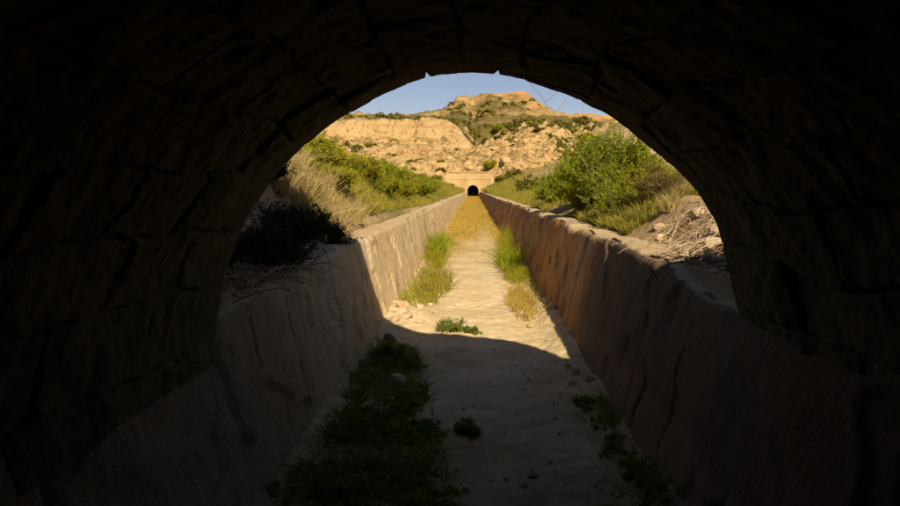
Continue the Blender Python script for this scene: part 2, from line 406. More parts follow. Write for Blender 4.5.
T = np.gradient(Q, axis=0); T /= np.linalg.norm(T, axis=1)[:, None]
NRM = np.stack([T[:, 1], -T[:, 0]], 1)      # outward (away from the tunnel's axis)
if (NRM[NS//2] @ np.array([0, 1.])) < 0: NRM = -NRM
arc = np.r_[0, np.cumsum(np.hypot(*np.diff(Q, axis=0).T))]
ys = np.concatenate([np.linspace(-9, 0, 90), np.linspace(.02, YP, 300)])
A = arc[None, :]+0*ys[:, None]; Y = ys[:, None]+0*arc[None, :]
wob = .22*fbm(A*1.4, Y*1.4, seed=100, octv=3)
wb = .11*fbm(A*1.3, Y*1.3, seed=100, octv=4)+.012*fbm(A*9, Y*9, seed=107, octv=3)
cu = (A+wb)/.275; ci = np.floor(cu); h0 = _hash(ci, ci*0, ci*0, 140)
cv = (Y+wb*1.6)/(.40+.22*h0)+h0*7; cj = np.floor(cv)
c1 = _hash(ci, cj, ci*0, 141); c2 = _hash(ci, cj, ci*0, 142)
fu, fv = cu-ci, cv-cj
e1 = np.minimum(np.minimum(fu, 1-fu)*.275, np.minimum(fv, 1-fv)*.5)
jw = .007+.012*np.clip(fbm(A*1.1, Y*1.1, seed=143, octv=3)+.3, 0, 1)
D = .040*(1-sst(0, 1, e1/jw))*(.35+.65*sst(-.3, .3, fbm(A*1.7, Y*1.7, seed=144)))+.034*(c1-.5)+.03*(c2-.5)*(fu-.5)+.030*(c1-.5)*(fv-.5)
chip = ridged(A*2.6, Y*2.6, seed=145, octv=5)
D = D+.034*fbm(A*1.6, Y*1.6, seed=103, octv=5)+.020*np.clip(chip, 0, 1)+.012*fbm(A*14, Y*14, seed=104, octv=4)
rim = sst(2.75, 3.15, Y)                       # dressed arch ring at the mouth: calmer
D = D*(1-.88*rim)+.016*rim*fbm(A*5, Y*.5, seed=106, octv=5)-.02*rim*np.clip(fbm(A*2.3, Y*3, seed=108, octv=3)-.2, 0, 1)
D = np.maximum(D, -.05)
xx = Q[:, 0]
for nx, wn, hn in ((-.222, .012, .032), (.118, .010, .030)):
    f = np.clip(1-np.abs(xx-nx)/wn, 0, 1)*(Q[:, 1] > 2)
    D = D+hn*f[None, :]*(Y > 2.98)
X = Q[:, 0][None, :]+NRM[:, 0][None, :]*D; Z = Q[:, 1][None, :]+NRM[:, 1][None, :]*D
V = np.stack([X, Y, Z], -1)
# outer side of the vault (gives it thickness)
outer = np.stack([Q[:, 0]+NRM[:, 0]*.33, 0*arc+YP, Q[:, 1]+NRM[:, 1]*.33], -1)
outb = outer.copy(); outb[:, 1] = -9
VV = np.concatenate([V, outer[None], outb[None]], 0).reshape(-1, 3)
nr = len(ys)+2
me = mesh_np('vault', VV, grid_faces(nr, NS, flip=False), smooth=True)
at = me.attributes.new('stone', 'FLOAT', 'POINT')
at.data.foreach_set('value', np.concatenate([c1.ravel(), np.full(2*NS, .5)]).astype(np.float32))
tun = empty('tunnel', (0, YP, 0))
tag(tun, 'dark rough stone barrel vaulted tunnel framing the whole view', 'tunnel')
def child(name, me, mat, parent):
    o = link(name, me, mat, parent); o.matrix_parent_inverse = parent.matrix_world.inverted(); return o
bpy.context.view_layer.update()
child('vault', me, M['vault'], tun)
# portal face with raised earth-backed parapet, stepping up to the left
top = np.array([(7, 2.3), (3.5, 2.10), (2.1, 2.05), (1.72, 2.06), (1.60, 2.12), (1.54, 2.50), (1.35, 2.68), (1.05, 2.80), (.5, 2.92), (.07, 3.05), (-.18, 3.5), (-.38, 3.95), (-.8, 4.15), (-1.5, 4.45), (-2.6, 4.5), (-4, 4.4), (-7, 4.3)])
n = 220
inn = resample(prof, n); Ti = np.gradient(inn, axis=0); Ti /= np.linalg.norm(Ti, axis=1)[:, None]
Ni = np.stack([Ti[:, 1], -Ti[:, 0]], 1)
if (Ni[n//2] @ np.array([0, 1.])) < 0: Ni = -Ni
inn = inn+Ni*.12
inn = np.concatenate([[(1.45, 0), (1.45, .4)], inn, [(-1.4, .4), (-1.4, 0)]])
dd = np.r_[0, np.cumsum(np.hypot(*np.diff(top, axis=0).T))]
sidesp = np.linspace(0, dd[-1], n)
oo = np.stack([np.interp(sidesp, dd, top[:, 0]), np.interp(sidesp, dd, top[:, 1])], 1)
oo[:, 1] += .05*fbm(oo[:, 0]*2.5, 0, seed=120, octv=4)
oo = np.concatenate([[(7, -.3), (7, 1.2)], oo, [(-7, 1.5), (-7, -.3)]])
rows = []
yf, yb = YP-.004, 2.55
rows.append(np.stack([inn[:, 0], 0*inn[:, 0]+yb, inn[:, 1]], 1))
for k in range(0, 9):
    w = k/8; p = inn*(1-w)+oo*w
    rows.append(np.stack([p[:, 0], 0*p[:, 0]+yf+(.02*fbm(p[:, 0]*4, p[:, 1]*4, seed=121) if 0 < k < 8 else 0), p[:, 1]], 1))
rows.append(np.stack([oo[:, 0], 0*oo[:, 0]+yb, oo[:, 1]], 1))
V = np.concatenate(rows)
child('portal_face', mesh_np('portal_face', V, grid_faces(len(rows), len(oo))), M['facade'], tun)
child('unseen_end_cap', mesh_np('unseen_end_cap', [(-1.6, -7.9, -.2), (1.6, -7.9, -.2), (1.6, -7.9, 2.7), (-1.6, -7.9, 2.7)], [(0, 1, 2, 3)], False), M['vault'], tun)  # unseen cap behind the camera, added to keep sky light out
# hillside over the tunnel
xs = np.linspace(-30, 30, 160); ysh = np.linspace(-25, 2.9, 90)
X = xs[None, :]+0*ysh[:, None]; Y = ysh[:, None]+0*xs[None, :]
tx = np.interp(xs, top[::-1, 0], top[::-1, 1])
Z = tx[None, :]-.12+.12*np.clip(2.5-Y, 0, 30)*.6+.12*fbm(X*.8, Y*.8, seed=130, octv=5)*sst(2.9, 1.5, Y)
Z = Z-.05*np.clip(np.abs(X)-7, 0, 30)
V = np.stack([X, Y, Z], -1).reshape(-1, 3)
skirt = np.stack([xs, 0*xs+2.9, 0*xs-.5], 1); skirt[:, 2] = np.where(np.abs(xs) < 6.9, tx-.5, -1)
V2 = np.concatenate([V, skirt]); 
tag(link('hillside', mesh_np('hillside', V2, grid_faces(len(ysh)+1, len(xs), flip=True)), M['bank']), kind='structure')

# far tunnel mouth -------------------------------------------------
YF = 129.
fp = empty('far_tunnel_portal', (0, YF, 0)); tag(fp, 'small pale stone tunnel mouth with dark arched opening at far end of the canal', 'tunnel portal')
bpy.context.view_layer.update()
def arch_pts(r, zs, n=24):
    p = [(r, -.2)]+[(r*math.cos(a), zs+r*math.sin(a)) for a in np.linspace(0, math.pi, n)]+[(-r, -.2)]
    return np.array(p)
ai = arch_pts(1.12, 1.35)
n_ = len(ai)
ang = np.linspace(0, 1, n_)
outl = np.array([(4.3, -.2), (4.3, 3.9), (3.4, 4.9), (-5.0, 4.95), (-5.6, 4.3), (-5.6, -.2)])
dl = np.r_[0, np.cumsum(np.hypot(*np.diff(outl, axis=0).T))]
so = np.unique(np.concatenate([np.linspace(0, dl[-1], n_)])); 
ao = np.stack([np.interp(so, dl, outl[:, 0]), np.interp(so, dl, outl[:, 1])], 1)
rows = [np.stack([ai[:, 0], 0*ai[:, 0]+YF+14, ai[:, 1]], 1), np.stack([ai[:, 0], 0*ai[:, 0]+YF, ai[:, 1]], 1)]
child('tunnel_lining', mesh_np('tunnel_lining', np.concatenate(rows+[np.array([(0, YF+14, .8)]*n_)])[:3*n_], np.concatenate([grid_faces(2, n_), np.array([(i, i+1, 2*n_+i+1, 2*n_+i) for i in range(n_-1)])]), False), M['dark'], fp)
rows = [np.stack([ai[:, 0], 0*ai[:, 0]+YF-.05, ai[:, 1]], 1), np.stack([ao[:, 0], 0*ao[:, 0]+YF-.05, ao[:, 1]], 1), np.stack([ao[:, 0], 0*ao[:, 0]+YF+8, ao[:, 1]], 1)]
child('portal_face', mesh_np('far_face', np.concatenate(rows), grid_faces(3, n_), False), M['far_stone'], fp)
def boxes(name, bl, mat, parent=None, smooth=False):
    V = []; F = []
    for (x0, x1, y0, y1, z0, z1) in bl:
        k = len(V)
        V += [(x0, y0, z0), (x1, y0, z0), (x1, y1, z0), (x0, y1, z0), (x0, y0, z1), (x1, y0, z1), (x1, y1, z1), (x0, y1, z1)]
        F += [tuple(k+i for i in f) for f in ((0, 1, 5, 4), (1, 2, 6, 5), (2, 3, 7, 6), (3, 0, 4, 7), (4, 5, 6, 7), (3, 2, 1, 0))]
    me = mesh_np(name, V, F, smooth)
    return child(name, me, mat, parent) if parent else link(name, me, mat)
boxes('cornice', [(-5.1, 3.7, YF-.22, YF+.6, 4.96, 5.15), (-4.6, 3.6, YF-.15, YF-.06, 3.55, 3.68)], M['far_stone'], fp)

# ------------------------------------------------------------------ plants
def ribbons(paths, widths, mat_unused=None):
    """paths: (n, k, 3); flat ribbons with tapering width"""
    n, k, _ = paths.shape
    tang = np.gradient(paths, axis=1); tang /= np.linalg.norm(tang, axis=2, keepdims=True)+1e-9
    ref = RNG.normal(size=(n, 1, 3)); side = np.cross(tang, ref+0*tang); side /= np.linalg.norm(side, axis=2, keepdims=True)+1e-9
    w = widths[:, None, None]*(np.linspace(1, .08, k)[None, :, None])*.5
    a = paths-side*w; b = paths+side*w
    V = np.stack([a, b], 2).reshape(-1, 3)
    base = (np.arange(n)*k*2)[:, None]+(np.arange(k-1)*2)[None, :]
    F = np.stack([base, base+1, base+3, base+2], -1).reshape(-1, 4)
    return V, F
def tube_paths(paths, r0, sides=4):
    n, k, _ = paths.shape
    tang = np.gradient(paths, axis=1); tang /= np.linalg.norm(tang, axis=2, keepdims=True)+1e-9
    ref = np.array([.3, .2, .9])+0*tang; s = np.cross(tang, ref); s /= np.linalg.norm(s, axis=2, keepdims=True)+1e-9; t2 = np.cross(tang, s)
    rad = r0[:, None]*np.linspace(1, .35, k)[None, :]
    V = []
    for q in range(sides):
        a = 2*math.pi*q/sides
        V.append(paths+(s*math.cos(a)+t2*math.sin(a))*rad[..., None])
    V = np.stack(V, 2).reshape(-1, 3)
    F = []
    base = (np.arange(n)*k*sides)[:, None]+(np.arange(k-1)*sides)[None, :]
    for q in range(sides):
        q2 = (q+1) % sides
        F.append(np.stack([base+q, base+q2, base+sides+q2, base+sides+q], -1).reshape(-1, 4))
    return V, np.concatenate(F)
def blade_paths(roots, h, lean, k=5, droop=.5, curl=.15, dirs=None):
    n = len(roots)
    az = RNG.uniform(0, 2*math.pi, n) if dirs is None else dirs
    L = h*RNG.uniform(.55, 1.15, n); ln = np.abs(RNG.normal(0, 1, n))*lean
    t = np.linspace(0, 1, k)[None, :]
    hor = (ln[:, None]*t+droop*ln[:, None]*t*t)*L[:, None]
    vert = L[:, None]*(t-.45*droop*(ln[:, None])*t**2.2)
    wob = curl*L[:, None]*np.sin(t*3+RNG.uniform(0, 6, (n, 1)))*t
    X = roots[:, 0:1]+hor*np.cos(az)[:, None]-wob*np.sin(az)[:, None]
    Yy = roots[:, 1:2]+hor*np.sin(az)[:, None]+wob*np.cos(az)[:, None]
    Zz = roots[:, 2:3]+np.maximum(vert, -.0)
    return np.stack([X, Yy, Zz], -1)
def tuft_mesh(n, h, rad, lean=.6, w=.006, k=5, droop=.6, ry=None):
    ry = ry or rad
    a = RNG.uniform(0, 2*math.pi, n); r = np.sqrt(RNG.uniform(0, 1, n))
    roots = np.stack([rad*r*np.cos(a), ry*r*np.sin(a), 0*a-.02], 1)
    P = blade_paths(roots, h, lean, k, droop)
    V, F = ribbons(P, w*RNG.uniform(.6, 1.4, n))
    return mesh_np('grass_tuft', V, F)
def leaves_along(P, per, L, W, spread=.6):
    """P (n,k,3) twigs -> leaf quads (folded diamond) along them"""
    n, k, _ = P.shape
    ti = RNG.uniform(.12, 1, (n, per)); f = ti*(k-1); i = np.clip(f.astype(int), 0, k-2); fr = (f-i)[..., None]
    rowi = np.arange(n)[:, None]
    p = P[rowi, i]*(1-fr)+P[rowi, i+1]*fr; d = P[rowi, i+1]-P[rowi, i]; d /= np.linalg.norm(d, axis=2, keepdims=True)+1e-9
    p = p.reshape(-1, 3); d = d.reshape(-1, 3); m = len(p)
    d = d+RNG.normal(0, spread, (m, 3)); d /= np.linalg.norm(d, axis=1, keepdims=True)
    s = np.cross(d, RNG.normal(size=(m, 3))); s /= np.linalg.norm(s, axis=1, keepdims=True)+1e-9
    l = (L*RNG.uniform(.5, 1.3, m))[:, None]; w = (W*RNG.uniform(.6, 1.3, m))[:, None]
    V = np.stack([p, p+d*l*.5+s*w*.5, p+d*l, p+d*l*.5-s*w*.5], 1).reshape(-1, 3)
    F = np.arange(m*4).reshape(-1, 4)
    return V, F
def shrub_parts(H, W, stems, twigs, per, L, Wd, up=1.0, k=7):
    """branching shrub: curved stems, twigs off the stems, leaves along the twigs"""
    a = RNG.uniform(0, 2*math.pi, stems)
    out = RNG.uniform(.15, 1, stems)**.7*W*.5
    hh = H*RNG.uniform(.55, 1.0, stems)*(1-.45*(out/(W*.5))**2)
    t = np.linspace(0, 1, k)[None, :]
    S = np.stack([(out[:, None]*np.cos(a)[:, None])*t**.8+.05*W*np.sin(t*4+a[:, None]), (out[:, None]*np.sin(a)[:, None])*t**.8+.05*W*np.cos(t*5+a[:, None]*2), hh[:, None]*t**(1.1*up)-.05], -1)
    f = RNG.uniform(.2, 1, (stems, twigs))*(k-1); i = np.clip(f.astype(int), 0, k-2); fr = (f-i)[..., None]
    ri = np.arange(stems)[:, None]
    p = (S[ri, i]*(1-fr)+S[ri, i+1]*fr).reshape(-1, 3)
    m = len(p)
    d = RNG.normal(0, 1, (m, 3)); d[:, 2] = np.abs(d[:, 2])*.9+.25; d /= np.linalg.norm(d, axis=1, keepdims=True)
    Lt = (min(H, W)*RNG.uniform(.12, .36, m))[:, None, None]; tt = np.linspace(0, 1, 5)[None, :, None]
    curl = RNG.normal(0, .35, (m, 1, 3))
    TW = p[:, None, :]+d[:, None, :]*tt*Lt+curl*tt**2*Lt
    return S, TW, leaves_along(TW, per, L, Wd)
def shrub(name, label, cat, loc, H, W, leafmat, stems=26, twigs=16, per=16, L=.05, Wd=.014, group=None, up=1.0, squash=1):
    o = empty(name, loc); tag(o, label, cat, group)
    S, TW, (LV, LF) = shrub_parts(H, W, stems, twigs, per, L, Wd, up)
    V1, F1 = tube_paths(S, np.full(len(S), .007+.004*H)); V2, F2 = tube_paths(TW, np.full(len(TW), .0022), 3)
    V = np.concatenate([V1, V2]); F = np.concatenate([F1, F2+len(V1)])
    link('branches', mesh_np('branches', V, F), M['wood'], o)
    link('foliage', mesh_np('foliage', LV, LF, False), leafmat, o)
    return o
def gz(x, y): return float(terrain(x, y))

# left bank shrubs (olive green, behind the left wall)
for (x, y, ztop, w, mat, lab) in (
    (-3.55, 10.6, 2.75, 1.3, 'olive', 'feathery olive shrub at the left edge of the arch, highest on the left bank'),
    (-2.75, 11.4, 2.62, 1.2, 'olive', 'feathery olive green shrub behind the pale dry grass on left bank'),
    (-2.45, 13.6, 2.42, 1.2, 'olive', 'bright olive shrub behind left wall, next beyond the dry grass'),
    (-2.45, 16.5, 2.45, 1.4, 'green', 'greener rounded shrub standing close behind the lit left wall'),
    (-2.1, 9.6, 2.05, .9, 'olive', 'small yellow green shrub rising right behind the pale dry grass, closest to the wall'),
    (-2.8, 9.2, 2.45, 1.1, 'olive', 'nearest tall olive shrub above the dry grass on the left bank'),
    (-2.1, 18.5, 2.0, 1.1, 'olive', 'low olive shrub in front of the rounded greener one by left wall'),
    (-3.2, 13.0, 2.75, 1.5, 'olive', 'dense olive shrub behind the two nearer ones, farthest from the wall'),
    (-2.1, 15.0, 2.0, 1.0, 'olive', 'low yellow green shrub leaning toward the left wall before the greener one'),
    (-2.3, 26.0, 2.3, 1.6, 'green', 'green shrub close behind the left wall, beyond the yellowish one'),
    (-2.5, 33.0, 2.4, 1.9, 'olive', 'farthest leafy olive shrub close behind the left wall'),
    (-2.5, 21.5, 2.5, 1.5, 'olive', 'yellowish olive shrub behind the middle of the left wall')):
    z = gz(x, y)
    shrub('shrub', lab, 'shrub', (x, y, z), ztop-z, w, M[mat], 50, 24, 22, .085, .018, up=.8)
# right bank
shrub('green_bush', 'tall bright green feathery bush overhanging the right canal wall, largest of all', 'bush', (2.15, 10.2, gz(2.15, 10.2)), 2.72-gz(2.15, 10.2), 1.65, M['green'], 40, 24, 24, .08, .016, up=.7)
shrub('green_bush', 'lower green bush joined to the left of the tall bright bush', 'bush', (2.2, 13.2, gz(2.2, 13.2)), 2.35-gz(2.2, 13.2), 1.8, M['green'], 42, 24, 24, .08, .018, up=.9)
shrub('green_bush', 'small green bush at the foot of the tall bush by the wall edge', 'bush', (1.95, 8.9, gz(1.95, 8.9)), .55, .9, M['green'], 24, 16, 18, .05, .011)
shrub('shrub', 'olive brown shrub with straw stalks near the arch edge, right bank', 'shrub', (2.45, 8.1, gz(2.45, 8.1)), .42, 1.1, M['olive2'], 30, 18, 16, .05, .008)
shrub('green_bush', 'low green bush touching the back of the right wall, left of the two joined bushes', 'bush', (2.1, 16.5, gz(2.1, 16.5)), .75, 1.3, M['green'], 30, 20, 22, .07, .014)
shrub('shrub', 'low olive bush spreading over the right wall edge under the joined bushes', 'shrub', (1.98, 11.6, gz(1.98, 11.6)), .5, .9, M['olive'], 26, 18, 20, .06, .012)
shrub('shrub', 'low olive shrub behind right wall between the green bushes and far tunnel', 'shrub', (2.7, 21, gz(2.7, 21)), .75, 1.6, M['olive'], 26, 18, 16, .08, .015)
shrub('shrub', 'small olive yellow shrub between tall green bush and arch on right bank', 'shrub', (2.65, 9.5, gz(2.65, 9.5)), .60, 1.1, M['olive'], 26, 18, 18, .06, .010)
# dark shrub in the shade of the tunnel mouth, left
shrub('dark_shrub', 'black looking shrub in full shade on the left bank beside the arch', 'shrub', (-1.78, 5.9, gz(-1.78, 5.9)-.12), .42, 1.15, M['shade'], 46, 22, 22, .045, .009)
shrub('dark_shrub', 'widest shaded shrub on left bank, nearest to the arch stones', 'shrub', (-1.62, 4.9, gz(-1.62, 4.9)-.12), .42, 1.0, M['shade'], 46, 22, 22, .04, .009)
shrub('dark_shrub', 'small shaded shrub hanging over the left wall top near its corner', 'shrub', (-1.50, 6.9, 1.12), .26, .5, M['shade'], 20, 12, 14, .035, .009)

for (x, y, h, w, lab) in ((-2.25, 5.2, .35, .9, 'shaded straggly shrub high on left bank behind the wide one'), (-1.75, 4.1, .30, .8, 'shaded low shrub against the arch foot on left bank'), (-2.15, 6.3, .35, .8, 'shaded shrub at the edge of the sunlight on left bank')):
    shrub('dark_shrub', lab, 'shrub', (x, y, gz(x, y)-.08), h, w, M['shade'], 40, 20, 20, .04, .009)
# dry pale grass on the left bank
spots = [(-1.62, 7.45), (-1.75, 7.2), (-1.9, 7.1), (-1.85, 6.75), (-2.0, 6.7), (-2.05, 7.2), (-2.1, 6.4), (-2.2, 6.7), (-2.2, 7.3), (-2.3, 6.9), (-1.62, 7.9), (-2.38, 7.7), (-2.2, 8.0), (-2.02, 7.85), (-1.88, 8.3), (-1.80, 7.75), (-1.72, 8.15), (-1.75, 8.8), (-2.0, 8.9), (-2.3, 8.6), (-2.55, 8.2), (-2.65, 7.5), (-1.68, 9.4)]
protos = [tuft_mesh(190, .36, .12, .42, .008, 6, .5), tuft_mesh(160, .30, .12, .5, .009, 6, .7)]
for i, (x, y) in enumerate(spots):
    o = link('dry_grass_tuft', protos[i % 2], M['straw']); o.location = (x, y, gz(x, y)); o.rotation_euler.z = i*1.7; o.scale = (1, 1, random.uniform(.85, 1.25))
    tag(o, 'pale straw coloured tuft of dry grass on the sunlit left bank edge', 'grass tuft', 'dry grass tufts on the left bank')
# straw tufts on the right bank
spots = [(2.1, 6.9), (2.35, 7.3), (2.5, 7.7), (1.95, 7.6), (2.75, 8.0), (2.2, 8.3), (2.6, 6.9)]
for i, (x, y) in enumerate(spots):
    o = link('dry_grass_tuft', protos[i % 2], M['olive2'] if i % 2 else M['straw']); o.location = (x, y, gz(x, y)); o.rotation_euler.z = i*2.1; o.scale = (.8, .8, random.uniform(.6, .9))
    if i % 2: o.data = o.data.copy(); o.data.materials.clear(); o.data.materials.append(M['olive2'])
    tag(o, 'brownish dry stalks growing on the right bank near the arch', 'grass tuft', 'dry stalks on the right bank')
for p_ in protos: p_.materials.clear(); p_.materials.append(M['straw'])

# leaning dead stem against the sky
def spline_tube(name, pts, r, mat, k=24, sides=5, jit=.0, parent=None):
    pts = np.array(pts, float); d = np.linspace(0, 1, len(pts)); tt = np.linspace(0, 1, k)
    P = np.stack([np.interp(tt, d, pts[:, i]) for i in range(3)], 1)
    for _ in range(3): P[1:-1] = (P[:-2]+2*P[1:-1]+P[2:])/4
    P += RNG.normal(0, jit, P.shape)
    return tube_paths(P[None], np.array([r]), sides)
stem = []
def join(vf):
    V = []; F = []; k = 0
    for v, f in vf: V.append(v); F.append(f+k); k += len(v)
    return np.concatenate(V), np.concatenate(F)
b0 = np.array([1.95, 9.0, gz(1.95, 9.0)])
vf = [spline_tube('', [b0, (1.55, 9.0, 2.05), (1.32, 9.0, 2.45), (1.12, 9.0, 2.75), (.95, 9.0, 2.98), (.78, 9.0, 3.18)], .008, None, jit=.006)]
for (p0, p1) in (((1.40, 9, 2.33), (1.52, 8.95, 2.85)), ((1.12, 9, 2.75), (1.30, 9.05, 2.98)), ((1.0, 9, 2.92), (1.22, 9, 3.12)), ((1.22, 9, 2.6), (.98, 9.1, 2.66))):
    vf.append(spline_tube('', [p0, tuple((np.array(p0)+np.array(p1))/2+np.array([.03, 0, -.02])), p1], .004, None, 10, 4, .004))
V, F = join(vf)
tag(link('dead_stem', mesh_np('dead_stem', V, F), M['wood']), 'thin leafless leaning stem crossing the sky right of the flat topped mountain', 'stem')

# root tangle on the right bank by the arch
def tangle(name, cx, cy, rx, ry, n, zf, r, label, mat, L=.35, lift=.10):
    vf = []
    for _ in range(n):
        x = cx+float(np.clip(RNG.normal(0, .5), -1, 1))*rx; y = cy+float(np.clip(RNG.normal(0, .5), -1, 1))*ry; a = RNG.uniform(0, 6.28); pts = []
        for q in range(5):
            pts.append((x, y, zf(x, y)+.015+lift*math.sin(q*.785)*RNG.uniform(.3, 1)))
            a += RNG.normal(0, .45); x += math.cos(a)*L/4; y += math.sin(a)*L/4
        vf.append(spline_tube('', pts, r*RNG.uniform(.3, 1.3), None, 14, 5, .006))
        for _b in range(2):
            p0 = np.array(pts[1+_b*2]); a2 = a+RNG.uniform(-1.6, 1.6); q1 = p0+np.array([math.cos(a2), math.sin(a2), RNG.uniform(0, .6)])*L*.22
            vf.append(spline_tube('', [p0, (p0+q1)/2+RNG.normal(0, .008, 3), q1], r*.35, None, 7, 4, .004))
    V, F = join(vf); o = link(name, mesh_np(name, V, F), mat); return tag(o, label, 'roots')
tangle('root_tangle', 1.98, 5.6, .42, .9, 80, gz, .006, 'bleached tangle of roots on the right bank beside the arch', M['pale_wood'], .42)
tangle('twig_pile', 1.60, 4.2, .22, .8, 50, gz, .005, 'shaded litter of dry twigs on the right wall top just outside the arch', M['wood'], .35, .05)
tangle('twig_pile', -1.42, 4.1, .2, .8, 60, lambda x, y: max(gz(x, y), 1.10), .006, 'shaded pile of dry twigs on the left wall top beside the arch', M['pale_wood'], .40, .08)

# rocks
def rock_mesh(seed, n=18):
    a = np.linspace(0, math.pi, n); b = np.linspace(0, 2*math.pi, 2*n+1)
    A, B = np.meshgrid(a, b, indexing='ij'); x = np.sin(A)*np.cos(B); y = np.sin(A)*np.sin(B); z = np.cos(A)
    q = np.maximum(np.maximum(np.abs(x), np.abs(y)), np.abs(z))**.55
    r = (1/q)*.8+.22*fbm(x*1.3+seed, y*1.3, z*1.3, seed=seed, octv=4)
    V = np.stack([x*r, y*r, z*r*.75], -1).reshape(-1, 3)
    rg = np.random.default_rng(seed)
    for _ in range(16):
        nn = rg.normal(size=3); nn /= np.linalg.norm(nn); dd_ = rg.uniform(.5, .85)
        over = np.clip(V @ nn-dd_, 0, None); V = V-over[:, None]*nn[None, :]*.96
    V = V+.015*fbm(V[:, 0]*6, V[:, 1]*6, V[:, 2]*6, seed=seed)[:, None]
    return mesh_np('rock', V, grid_faces(n, 2*n+1), False)
rmesh = [rock_mesh(s) for s in (200, 211, 222, 233)]
def rocks(spots, name, label, group, zf, cat='rock', mat=None):
    for i, (x, y, s) in enumerate(spots):
        me = rmesh[i % 4]
        if mat: 
            me = me.copy()
        o = link(name, me, mat or M['rock']); o.location = (x, y, zf(x, y)+s*.25); o.scale = (s, s*random.uniform(.7, 1.1), s*random.uniform(.6, 1)); o.rotation_euler = (random.uniform(-.3, .3), random.uniform(-.3, .3), random.uniform(0, 6))
        tag(o, label, cat, group)
fz = lambda x, y: float(bedz(x, y))
rocks([(-.82, 8.1, .10), (-.66, 8.3, .08), (-.92, 8.6, .12), (-.72, 8.75, .09), (-.55, 8.6, .06), (-.83, 9.1, .08), (-.62, 9.2, .06), (-.95, 7.9, .09), (-.60, 8.0, .05), (-.86, 9.6, .07)],
      'rock', 'pale sunlit stone in the heap at the foot of the left wall', 'stones heaped at the foot of the left wall', fz)
rocks([(.72, 8.05, .07)], 'rock', 'single flat pale stone on the sunlit bed below the right wall', None, fz)
rocks([(-.92, 7.15, .10)], 'rock', 'dark stone on the bed at the shadow edge by left wall', None, fz, mat=M['wood'])
rocks([(-.66, 5.7, .12)], 'rock', 'brown half buried boulder among dark weeds inside the tunnel shade', None, fz, mat=M['facade'])
rocks([(1.62, 4.4, .09), (1.80, 4.8, .12), (1.70, 5.3, .08), (1.95, 5.1, .10), (1.60, 3.9, .10), (1.75, 6.1, .09), (1.9, 6.6, .08), (2.1, 6.0, .12), (1.52, 4.7, .06), (1.48, 4.3, .05), (1.68, 4.05, .08), (1.55, 4.55, .045), (1.75, 4.4, .07), (1.62, 5.0, .06), (1.50, 5.2, .05), (1.85, 4.5, .10), (1.58, 3.7, .06), (1.72, 3.6, .08)],
      'rock', 'rubble stone on the right bank under the root tangle', 'rubble on the right bank', gz)
rocks([(-1.45, 3.6, .10), (-1.52, 4.2, .09), (-1.5, 4.8, .11), (-1.40, 3.9, .06), (-1.55, 5.3, .09), (-1.45, 5.9, .07)],
      'rock', 'shaded rubble stone lying on the left wall top', 'rubble on the left wall top', lambda x, y: 1.08)
rocks([(.93, 5.9, .07), (.85, 5.6, .05), (.98, 5.5, .06), (.90, 6.15, .04)], 'rock', 'small shaded stone at the foot of the right wall', 'stones at the foot of the right wall', fz)
# small gravel: uncountable
V = []; F = []; k = 0
bt = np.array([(1, 0, 0), (0, 1, 0), (-1, 0, 0), (0, -1, 0), (0, 0, .6), (0, 0, -.6)]); ft = np.array([(0, 1, 4), (1, 2, 4), (2, 3, 4), (3, 0, 4), (1, 0, 5), (2, 1, 5), (3, 2, 5), (0, 3, 5)])
ng = 1500
gy = RNG.uniform(2.3, 16, ng); gx = RNG.uniform(-1, 1, ng); gx = np.where(RNG.random(ng) < .5, np.sign(gx)*np.abs(gx)**.4, gx)*1.0
gs_ = RNG.exponential(.006, ng)+.003; gzv = bedz(gx, gy)
rot = RNG.uniform(0, 6.28, ng)
for i in range(ng):
    c, s = math.cos(rot[i]), math.sin(rot[i]); b = bt*gs_[i]*RNG.uniform(.6, 1.4, (6, 1))
    V.append(np.stack([b[:, 0]*c-b[:, 1]*s+gx[i], b[:, 0]*s+b[:, 1]*c+gy[i], b[:, 2]+gzv[i]+.3*gs_[i]], 1)); F.append(ft+k); k += 6
tag(link('gravel', mesh_np('gravel', np.concatenate(V), np.concatenate(F), False), M['rock']), 'small scattered pebbles and crumbs of stone on the canal bed', 'gravel', kind='stuff')

# grass clumps on the canal bed, outside
def clump(x, y, n, h, rx, ry, mat, label, cat='grass tuft', lean=.45, w=.007, name='grass_tuft', group=None, droop=.6):
    o = link(name, tuft_mesh(n, h, rx, lean, w, 6, droop, ry), mat); o.location = (x, y, fz(x, y)); return tag(o, label, cat, group)
clump(-.96, 16.3, 420, .62, .26, 1.3, M['green'], 'tall fresh green grass clump against the lit left wall', w=.022)
clump(-.86, 14.3, 500, .42, .25, .9, M['olive'], 'olive grass clump just in front of the tall green clump, left wall')
clump(-.70, 11.4, 700, .33, .34, 1.4, M['bankgrass'], 'broad yellowish olive grass clump at left of the bed above the stone heap', w=.014)
clump(-.76, 9.6, 450, .20, .24, .7, M['olive'], 'short olive grass clump beside the heap of pale stones')
clump(.84, 14.3, 380, .52, .32, 1.4, M['green'], 'green leafy clump at the foot of the right wall', lean=.6, w=.020)
clump(.80, 12.2, 500, .34, .2, .8, M['olive'], 'olive grass clump in front of the green clump at right wall')
clump(.70, 9.6, 420, .26, .20, 1.3, M['yellow'], 'yellowish dry grass patch at the sunlit foot of right wall', w=.011)
clump(.95, 18.5, 500, .7, .2, 2.0, M['olive'], 'tall yellow green stalks against the right wall', lean=.25)
